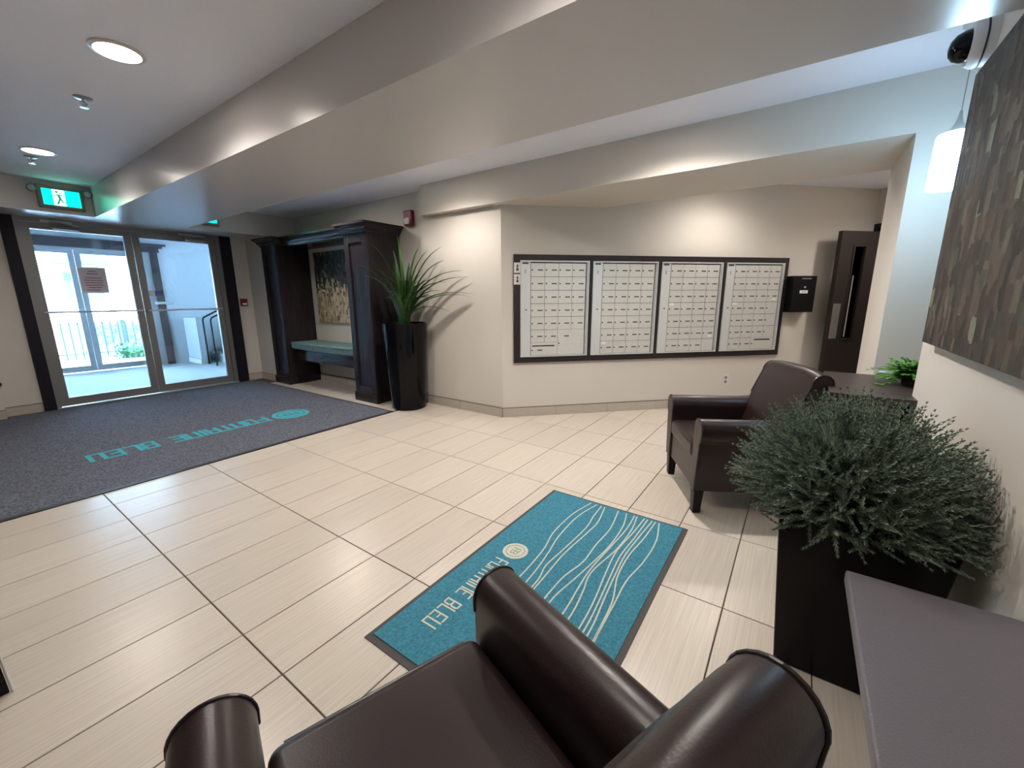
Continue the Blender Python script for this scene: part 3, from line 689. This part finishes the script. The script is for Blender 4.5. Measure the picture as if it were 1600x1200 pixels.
# black drop box
db = mail_thing('drop_box', 'black metal drop box with small label right of the mailboxes', 'drop box', 3.36, 1.108)
obj('body', lb(0, .30, -.125, -.001, 0, .41), BLACKM, db, bevel=.004)
obj('flap_slot', lb(.10, .22, -.130, -.125, .375, .384), STEEL, db)
obj('lock', MB().lathe([(.011,-.125),(.011,-.131),(.006,-.132)], 16, (.150, 0, .285), 'y'), STEEL, db)
lbl = obj('label_card', lb(.090, .195, -.128, -.125, .215, .25), PAPERW, db)
obj('printed_line', lb(.115, .17, -.1287, -.128, .229, .236), GREYP, lbl)
t = mail_thing('wall_outlet', 'white power outlet on the angled wall below the mailboxes', 'outlet', 2.665, .255)
obj('cover_plate', lb(0, .075, -.008, -.001, 0, .125), WHITEP, t, bevel=.002)
for z in (.02, .072): obj('socket', lb(.02, .055, -.011, -.008, z, z+.033), GREYP, t)

# door leaf standing open along the mail wall
dl = mail_thing('door_3', 'dark brown door with a narrow window, open beyond the mailboxes', 'door', 3.80, 0, .0); dl['kind'] = 'structure'
x0, x1, ya, yb = .025, .68, -.205, -.155; lf = MB()
gx0_, gx1_, gz0, gz1 = .22, .36, .80, 1.84
lf.box(x0, gx0_, ya, yb, .015, 2.005); lf.box(gx1_, x1, ya, yb, .015, 2.005); lf.box(gx0_, gx1_, ya, yb, .015, gz0); lf.box(gx0_, gx1_, ya, yb, gz1, 2.005)
obj('leaf', lf, mat('door_paint', (.024, .018, .016), .45, spec=.3), dl)
g = MB().box(gx0_-.02, gx0_, ya-.008, ya, gz0-.02, gz1+.02).box(gx1_, gx1_+.02, ya-.008, ya, gz0-.02, gz1+.02).box(gx0_, gx1_, ya-.008, ya, gz0-.02, gz0).box(gx0_, gx1_, ya-.008, ya, gz1, gz1+.02)
wf = obj('window_bead', g, FRAMEW, dl); obj('glass_pane', box(gx0_, gx1_, -.185, -.178, gz0, gz1), glass('leaf_glass', (.55, .5, .47)), wf)
obj('grab_bar', MB().tube([(gx0_+.02, ya-.012, gz0+.02), (gx0_+.02, ya-.012, gz0+.72)], .007, 8), STEEL, dl)
pp = obj('push_plate', box(x0+.02, x0+.12, ya-.004, ya, .80, 1.205), STEEL, dl, bevel=.001)
for z in (.90, 1.14): obj('screw', MB().lathe([(.006, ya-.004), (.005, ya-.006)], 8, (x0+.07, 0, z), 'y'), GREYP, pp)
# frame of that doorway
w = MB(); fwbox(w, .0, .04, -.15, .008, 0, 2.12); fwbox(w, .96, 1.0, -.15, .008, 0, 2.12); fwbox(w, .04, .96, -.15, .008, 2.08, 2.12)
struct('trim_8', w, CASING, 'dark frame of the doorway beyond the mailboxes', 'door frame')

# ------------------------------------------------------------------ desk nook
dk = thing('reception_desk', 'dark wood-grain desk top in the nook behind the far armchair', 'desk')
obj('desk_top', box(2.14, 2.897, -5.3, -3.655, .768, .80), DESKW, dk, bevel=.002)
obj('desk_panel', box(2.34, 2.37, -5.25, -3.76, 0, .768), ESP_Y, dk); obj('desk_panel', box(2.37, 2.895, -3.79, -3.76, 0, .768), ESP_Y, dk)
obj('metal_rail', MB().tube([(2.88, -3.93, .818), (2.88, -4.6, .818)], .012, 10).tube([(2.88, -3.93, .818), (2.88, -3.93, .801)], .012, 10), STEEL, dk)
fn = thing('desk_fern', 'small bright green trailing plant on the desk at the wall corner', 'plant', (2.60, -4.03, .80))
obj('pot', MB().lathe([(.035,0.001),(.042,.05),(.038,.05),(.034,.045)], 20), SOIL, fn, smooth=True)
fv, ff = [], []
def quad_leaf(p, d, n, l, w):
    p, d, n = Vector(p), Vector(d).normalized(), Vector(n).normalized(); s = d.cross(n).normalized(); k = len(fv)
    fv.extend([tuple(p), tuple(p+d*l*.5+s*w), tuple(p+d*l), tuple(p+d*l*.5-s*w)]); ff.append((k, k+1, k+2, k+3))
for q in range(130):
    a = random.uniform(0, 2*PI); L_ = random.uniform(.08, .20); base = Vector((random.uniform(-.04,.04), random.uniform(-.04,.04), random.uniform(.03, .07))); 
    dirv = Vector((math.cos(a), math.sin(a), random.uniform(.1, 1.0))).normalized(); p = base.copy()
    if q > 22: dirv = Vector((math.cos(a)*.7, math.sin(a)*.7, random.uniform(.5, 1.2))).normalized(); L_ *= .75
    if q == 0: dirv = Vector((-.5, .85, .3)).normalized(); L_ = .26
    for k in range(int(L_/.009)):
        dirv = (dirv+Vector((0,0,-.055))).normalized(); p = p+dirv*.009
        if p.z < .008: p.z = .008
        if p.x > .42: continue
        for sg in (-1, 1):
            quad_leaf(p, dirv.cross(Vector((0,0,1)))*sg+dirv*.4, Vector((random.uniform(-.4,.4), random.uniform(-.4,.4), 1)), random.uniform(.014,.022), random.uniform(.007,.010))
me = bpy.data.meshes.new('foliage'); me.from_pydata(fv, [], ff); me.materials.append(IVY)
tag(obj('foliage', me, IVY, fn), kind='stuff')
pn = thing('pendant_lamp', 'white glowing cylinder pendant lamp hanging over the desk', 'pendant lamp', (2.43, -3.992, -.03))
obj('cord', MB().tube([(0,0,2.14),(0,0,ZC+.01)], .0022, 6), GREYP, pn); obj('ceiling_cup', MB().lathe([(.05,ZC+.029),(.05,ZC+.01),(.01,ZC)], 24), STEEL, pn, smooth=True)
obj('cap', MB().lathe([(.005,2.165),(.008,2.14),(.014,2.115),(.030,2.085),(.036,2.075)], 24), GREYP, pn, smooth=True)
obj('lamp_shade', MB().lathe([(.030,2.078),(.066,2.068),(.070,2.055),(.074,1.845),(.072,1.825),(.060,1.825)], 40), SHADE, pn, smooth=True)

# ------------------------------------------------------------------ painting and security camera on the right wall
bp_ = thing('large_painting', 'large unframed canvas of brown mosaic-like dabs on the right wall', 'painting', (2.045, Y0+.002, 1.09), PI)
obj('canvas', box(0, 1.50, -.042, -.002, 0, 1.055).mesh('canvas', BIG), BIG, bp_)
cdm = thing('security_camera', 'white dome security camera high on the wall above the painting', 'security camera', (2.13, Y0, 2.29))
obj('base', MB().lathe([(.088,.0),(.088,.004),(.084,.030),(.086,.032),(.085,.050),(.074,.066),(.058,.068)], 40, (0,0,0), 'y'), mat('camera_white', (.70, .68, .67), .4), cdm, smooth=True)
obj('dome', MB().lathe([(.058,.066),(.056,.085),(.046,.108),(.028,.122),(.008,.127)], 32, (0,0,0), 'y'), BLACKG, cdm, smooth=True)
obj('seam_ring', MB().lathe([(.0875,.028),(.0885,.031),(.0875,.034)], 40, (0,0,0), 'y'), DARK, cdm, smooth=True)

# ------------------------------------------------------------------ armchairs
def armchair(name, label):
    t = thing(name, label, 'armchair', group='leather armchairs around the rug')
    # local: x right of the sitter, y forward, front face at y = 0
    obj('base_frame', MB().box(-.285, .285, -.70, -.012, .145, .34), LEATHER, t, bevel=.012)
    for sx in (-1, 1):
        for yy, tw in ((-.035, 1), (-.655, 1)):
            m = MB().frustum((sx*.282-.024, sx*.282+.024, yy-.02, yy+.024, 0), (sx*.285-.034, sx*.285+.034, yy-.028, yy+.028, .15)); obj('leg', m, LEGW, t, bevel=.003)
    sc_ = MB(); nx, ny = 8, 8
    sc_.box(-.238, .238, -.53, .004, .325, .435)
    s = obj('seat_cushion', sc_, LEATHER, t, bevel=.030, seg=5)
    obj('piping', MB().tube([(-.205, -.003, .4235), (.205, -.003, .4235)], .004, 8), PIPE, s)
    for sx in (-1, 1):
        cxa, R = .305, .066; pr = [(.243, .15), (.240, .30), (.240, .50)]
        pr += [(cxa-R*math.cos(a), .529+R*math.sin(a)) for a in np.linspace(0, PI, 15)]
        pr += [(.369, .495), (.358, .470), (.346, .462), (.338, .35), (.328, .24), (.318, .15)]
        pts = [(sx*x, z) for x, z in pr]
        if sx < 0: pts = pts[::-1]
        m = MB().prism(pts, -.69, 0.0, 'y'); a = obj('armrest', m, LEATHER, t, bevel=.007, seg=3)
        pp_ = [(sx*x, -.004, z) for x, z in pr[2:]]
        obj('piping', MB().tube(pp_, .0042, 8), PIPE, a)
    # backrest: profile in (y,z)
    fr_ = [(-.46, .40), (-.49, .50), (-.535, .64), (-.575, .76), (-.600, .82)]
    top = [(-.655+.056*math.cos(a), .820+.058*math.sin(a)) for a in np.linspace(.15, PI+.25, 14)]
    bk_ = [(-.705, .75), (-.698, .60), (-.692, .40), (-.685, .15), (-.58, .15)]
    prof_ = fr_+top+bk_
    m = MB(); NX = 12; P = []
    for k in range(NX+1):
        x = -.285+.57*k/NX; e = abs(x)/.285; bow = .012*(1-e*e)
        P.append([(x, y+(bow if i < 5 else 0), z-(.020*e**4 if z > .7 else 0)) for i, (y, z) in enumerate(prof_)])
    n = len(prof_); vs = [v for r in P for v in r]; fs = [(k*n+j, k*n+(j+1) % n, (k+1)*n+(j+1) % n, (k+1)*n+j) for k in range(NX) for j in range(n)]
    fs += [tuple(range(n)), tuple(range(NX*n, NX*n+n))[::-1]]
    m.add(vs, fs); b = obj('backrest', m, LEATHER, t, bevel=.010, seg=3)
    for sx in (-1, 1):
        k = 0 if sx < 0 else NX; obj('piping', MB().tube([(sx*.283, v[1], v[2]) for v in P[k][2:22]], .0042, 8), PIPE, b)
    return t
ch = armchair('armchair', 'dark brown leather armchair in the foreground, seen from behind its back')
ch.location = (-.052, -2.801, 0); ch.rotation_euler = (0, 0, -.330)
ch2 = copy_tree(ch); ch2.location = (2.245, -2.923, 0); ch2.rotation_euler = (0, 0, .496)
ch2['label'] = 'dark brown leather armchair beyond the rug, in front of the mailboxes'

# ------------------------------------------------------------------ square planter with juniper
BX, BY = 1.215, -3.715
jp = thing('potted_juniper', 'bushy dark green juniper in a square glossy black planter by the right wall', 'potted plant', (BX, BY, 0))
m = MB(); t0, b0 = .215, .17
def ring4(h, z): return [(-h,-h,z),(h,-h,z),(h,h,z),(-h,h,z)]
vs = ring4(b0, .001)+ring4(t0, .598)+ring4(t0, .602)+ring4(t0-.02, .602)+ring4(t0-.03, .54)
fs = [(3,2,1,0)]+[(4*i+k, 4*i+(k+1) % 4, 4*i+4+(k+1) % 4, 4*i+4+k) for i in range(4) for k in range(4)]+[(16,17,18,19)]
obj('planter', m.add(vs, fs), BLACKP, jp, bevel=.004)
obj('soil', box(-.18, .18, -.18, .18, .52, .575), SOIL, jp)
def juniper():
    V = []; F = []; NS = 1500
    lim = Y0+.012-BY
    cx, cy, cz = .05, .02, .60
    for s in range(NS):
        u = rng.random()*2*PI; ph = math.acos(1-rng.random()*1.10)      # from straight up to a little below level
        d = np.array([math.sin(ph)*math.cos(u), math.sin(ph)*math.sin(u), math.cos(ph)])
        R = np.array([.43, .36, .34])*(.86+.20*rng.random())
        c0 = np.array([cx, cy, cz]); tip = c0+d*R; L = rng.uniform(.13, .21); dd = d+rng.normal(size=3)*.22; dd /= np.linalg.norm(dd)
        start = tip-dd*L; bend = np.array([0, 0, .35])+rng.normal(size=3)*.25
        n = 13; w0 = rng.uniform(0, 2*PI)
        for k in range(n):
            t = k/(n-1); p = start+dd*L*t+bend*.035*t*t; ax = dd+bend*.3*t; ax /= np.linalg.norm(ax)
            if p[1] < lim: p[1] = lim+rng.random()*.01
            a_ = np.cross(ax, [.3,.2,.9]); a_ /= np.linalg.norm(a_); b_2 = np.cross(ax, a_)
            ln = .024*(1-.62*t)
            for q in range(4):
                an = w0+k*2.4+q*PI/2; o = a_*math.cos(an)+b_2*math.sin(an); e = p+ax*ln*1.15+o*ln*.55; wv = np.cross(o, ax)*.0030
                if e[1] < lim: e[1] = lim
                i = len(V); V.append(p-wv); V.append(p+wv); V.append(e); F.append((i, i+1, i+2))
    me = bpy.data.meshes.new('foliage'); me.from_pydata([tuple(map(float, v)) for v in V], [], F); me.materials.append(JUN); return me
tag(obj('foliage', juniper(), JUN, jp), kind='stuff')
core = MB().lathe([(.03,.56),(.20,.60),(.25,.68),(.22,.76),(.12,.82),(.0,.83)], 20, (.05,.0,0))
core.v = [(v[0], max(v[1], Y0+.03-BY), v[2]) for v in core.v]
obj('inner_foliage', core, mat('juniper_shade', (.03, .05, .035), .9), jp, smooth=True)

# ------------------------------------------------------------------ side table
st_ = thing('side_table', 'dark plum laminate side table at the right edge in front of the planter', 'table')
obj('table_top', box(.10-.55, .778, -3.985, -3.661, .545, .58), SIDE, st_, bevel=.006, seg=3)
for x in (-.40, .40):
    for y in (-3.76, -3.94): obj('leg', box(x-.02, x+.02, y-.02, y+.02, 0, .545), LEGW, st_, bevel=.002)
obj('apron', MB().box(-.40, .40, -3.77, -3.75, .48, .545).box(-.40, .40, -3.96, -3.945, .48, .545), SIDE, st_)

# bits cut by the left edge of the frame
lp = thing('floor_box', 'dark box with pale edge strip, cut off by the left edge of the frame', 'box', (-.555, -1.43, 0))
obj('body', MB().frustum((-.40, 0, -.02, .40, .0), (-.42, -.012, -.02, .42, .34)), BLACKG, lp, bevel=.004)
obj('corner_strip', MB().tube([(.006, -.022, .002), (-.006, -.022, .34)], .004, 8), WHITEP, lp)
t = thing('wall_bumper', 'round dark wall bumper low on the wall at the far left', 'wall bumper', (-.135, 3.58, .395))
obj('plate', MB().lathe([(.045,-.001),(.045,-.010),(.038,-.016)], 24, (0,0,0), 'y'), WHITEP, t, smooth=True); obj('rubber', MB().lathe([(.026,-.014),(.026,-.04),(.018,-.048)], 20, (0,0,0), 'y'), DARK, t, smooth=True)

# ------------------------------------------------------------------ vestibule
VY = 6.95
struct('floor_vestibule', box(-.6, 5.0, 3.80, 7.1, -.12, 0), VCARP, 'light carpet of the entrance vestibule', 'floor')
struct('ceiling_vestibule', box(-.6, 5.0, 3.86, 7.1, 2.55, 2.67), VWALL, 'ceiling of the entrance vestibule', 'ceiling')
w = MB().box(2.26, 5.0, VY, VY+.14, 0, 2.55).box(-.6, 2.26, VY, VY+.14, 2.20, 2.55).box(-.6, .24, VY, VY+.14, 0, 2.20).box(-.72, -.6, 3.8, VY+.14, 0, .15).box(-.72, -.6, 3.8, VY+.14, 2.45, 2.55).box(-.72, -.6, 3.8, 4.0, .15, 2.45).box(-.72, -.6, 6.8, VY+.14, .15, 2.45).box(5.0, 5.12, 3.8, VY+.14, 0, .9).box(5.0, 5.12, 3.8, VY+.14, 2.45, 2.55).box(5.0, 5.12, 3.8, 4.0, .9, 2.45).box(5.0, 5.12, 6.8, VY+.14, .9, 2.45)
struct('wall_vestibule', w, VWALL, 'pale wall around the outer glass doors of the vestibule')
for nm, x, z0 in (('added_window_1', -.68, .15), ('added_window_2', 5.04, .9)):  # unseen windows, added to let daylight brighten the vestibule walls
    f_ = struct(nm, MB().box(x, x+.05, 4.0, 6.8, z0, z0+.05).box(x, x+.05, 4.0, 6.8, 2.40, 2.45).box(x, x+.05, 4.0, 4.05, z0+.05, 2.40).box(x, x+.05, 6.75, 6.8, z0+.05, 2.40).box(x, x+.05, 5.37, 5.43, z0+.05, 2.40), ALU, 'added unseen vestibule side window for daylight, %s' % ('left of the doors' if x < 0 else 'by the stairs'), 'window')
    obj('glass_pane', box(x+.02, x+.026, 4.05, 6.75, z0+.05, 2.40), GLASS, f_)
struct('wall_vestibule_near', MB().box(3.2, 5.0, 3.72, 3.86, 0, 2.55).box(-.6, 5.0, 3.862, 3.99, 2.2, 2.55), VWALL, 'near wall of the vestibule')
struct('wall_half', box(2.62, 2.72, 6.29, VY, 0, .925), VWALL, 'low half wall in the vestibule beside the stair railings')
base_run('baseboard_half', (2.62, 6.29), (2.62, VY), 'tile baseboard on the low half wall in the vestibule', (-1, 0))
d4 = thing('door_4', 'left leaf of the outer glass doors seen through the entrance', 'door'); d4['kind'] = 'structure'; glazed_leaf(d4, .33, 1.225, VY+.05, .02, 2.14, True, False)
d5 = thing('door_5', 'right leaf of the outer glass doors seen through the entrance', 'door'); d5['kind'] = 'structure'; f5 = glazed_leaf(d5, 1.231, 2.125, VY+.05, .02, 2.14, False, False)
struct('trim_9', MB().box(.24, .328, VY, VY+.1, 0, 2.2).box(2.127, 2.26, VY, VY+.1, 0, 2.2).box(.328, 2.127, VY, VY+.1, 2.142, 2.2), ALU, 'frame of the outer glass doors', 'door frame')
obj('pull_handle', MB().tube([(1.36, VY+.02, 1.06), (1.36, VY-.05, 1.06), (1.36, VY-.05, .78), (1.36, VY+.02, .78)], .010, 8), ALUD, f5)
w = MB().box(2.25, 2.372, VY-.03, VY, 0, 2.17).box(.14, .25, VY-.03, VY, 0, 2.17).box(.10, 2.40, VY-.04, VY, 2.17, 2.25).box(.06, 2.45, VY-.08, VY, 2.25, 2.29).box(.02, 2.50, VY-.12, VY, 2.29, 2.325)
struct('trim_10', w, ESP_Z, 'dark casing with a crown around the outer doors', 'casing')
t = thing('card_reader', 'small grey bar on the casing of the outer doors', 'card reader'); obj('body', box(2.20, 2.46, VY-.20, VY-.035, 1.19, 1.24), GREYP, t, bevel=.004)
for k, (yy, n) in enumerate(((6.24, 'farther'), (5.86, 'nearer'))):
    t = thing('handrail', 'black bent-tube stair handrail in the vestibule, the %s one' % n, 'handrail')
    obj('rail', MB().tube([(2.72, yy, 0), (2.72, yy, .88), (2.74, yy, .93), (2.80, yy, .96), (3.7, yy, 1.42)], .016, 10), BLACKM, t, smooth=True)
    obj('lower_loop', MB().tube([(3.0, yy, .0), (3.0, yy, .30), (3.5, yy, .55), (3.5, yy, .25)], .010, 8), BLACKM, t)
for k in range(5):
    t = struct('trim_%d' % (11+k), box(2.98+.28*k, 3.26+.28*k if k < 4 else 5.0, 4.6, 6.9, 0, .17*(k+1)), VCARP, 'stair step %s in the vestibule' % ['lowest', 'second', 'third', 'fourth', 'top'][k], 'step')

# ------------------------------------------------------------------ street
struct('ground', MB().box(-30, 40, 7.09, 60, -.25, -.02), CONC, 'sunlit pale paving outside the doors', 'ground')
fe = thing('iron_fence', 'iron fence with pale top rail outside the doors', 'fence')
obj('top_rail', box(-3, 7, 9.42, 9.48, .80, .845), FENCEW, fe); obj('bottom_rail', box(-3, 7, 9.43, 9.47, .10, .13), FENCE, fe)
pk = box(-.015, .015, -.010, .010, -.02, .80).mesh('picket', FENCE)
for k in range(58): obj('picket', pk, FENCE, fe, loc=(-1.0+.13*k, 9.45, 0))
po = box(-.035, .035, -.035, .035, -.02, .83).mesh('post', FENCE)
for k in range(5): obj('post', po, FENCE, fe, loc=(-.9+1.55*k, 9.45, 0))
t = thing('arched_hoop', 'iron hoop rising above the fence outside', 'hoop'); obj('hoop', MB().tube([(1.86+.33*math.cos(a), 9.45, .845+.26*math.sin(a)) for a in np.linspace(0, PI, 16)], .012, 8), FENCE, t)
def shrub(x0, x1, y0, y1, h, label, n=900, grp='hedges outside'):
    V = []; F = []
    for q in range(n):
        p = Vector((random.uniform(x0, x1), random.uniform(y0, y1), random.uniform(0.02, h))); d = Vector((random.gauss(0,1), random.gauss(0,1), random.gauss(0,1))).normalized(); s = d.orthogonal().normalized(); l = .09; k = len(V)
        V += [tuple(p), tuple(p+d*l*.5+s*l*.3), tuple(p+d*l), tuple(p+d*l*.5-s*l*.3)]; F.append((k, k+1, k+2, k+3))
    t = thing('hedge', label, 'hedge'); me = bpy.data.meshes.new('foliage'); me.from_pydata(V, [], F); me.materials.append(HEDGE); tag(obj('foliage', me, HEDGE, t), kind='stuff')
    obj('stems', MB().box(x0+.1, x1-.1, (y0+y1)/2-.03, (y0+y1)/2+.03, -.02, h*.7), HEDGE, t)
shrub(1.9, 3.4, 8.85, 9.25, .30, 'low green shrub at the foot of the fence outside')
shrub(-3, 1.3, 12.5, 13.2, 1.05, 'clipped green hedge behind the fence, seen through the left door', 1600)
shrub(2.2, 6.5, 12.5, 13.2, .85, 'clipped green hedge behind the fence, seen further right', 1600)
bd = thing('building', 'pale street building with gabled windows across from the entrance', 'building')
YF = 24.0
obj('wall', box(-14, 16, YF, YF+6, -.02, 7.5), FACADE, bd); obj('roof', MB().prism([(YF-.5, 7.5), (YF+6.5, 7.5), (YF+3, 10)], -14.5, 16.5, 'x'), ROOFB, bd)
for k in range(6):
    x = -7.5+3.9*k
    wn = obj('window', MB().box(x-.75, x+.75, YF-.08, YF, 1.1, 2.6).box(x-.65, x+.65, YF-.06, YF, 4.2, 5.4), FENCEW, bd)
    obj('pane', MB().box(x-.62, x-.04, YF-.11, YF-.08, 1.22, 2.48).box(x+.04, x+.62, YF-.11, YF-.08, 1.22, 2.48), WINB, wn)
    obj('gable', MB().prism([(x-1.05, 2.85), (x+1.05, 2.85), (x, 3.75)], YF-.7, YF, 'y'), ROOFB, wn)
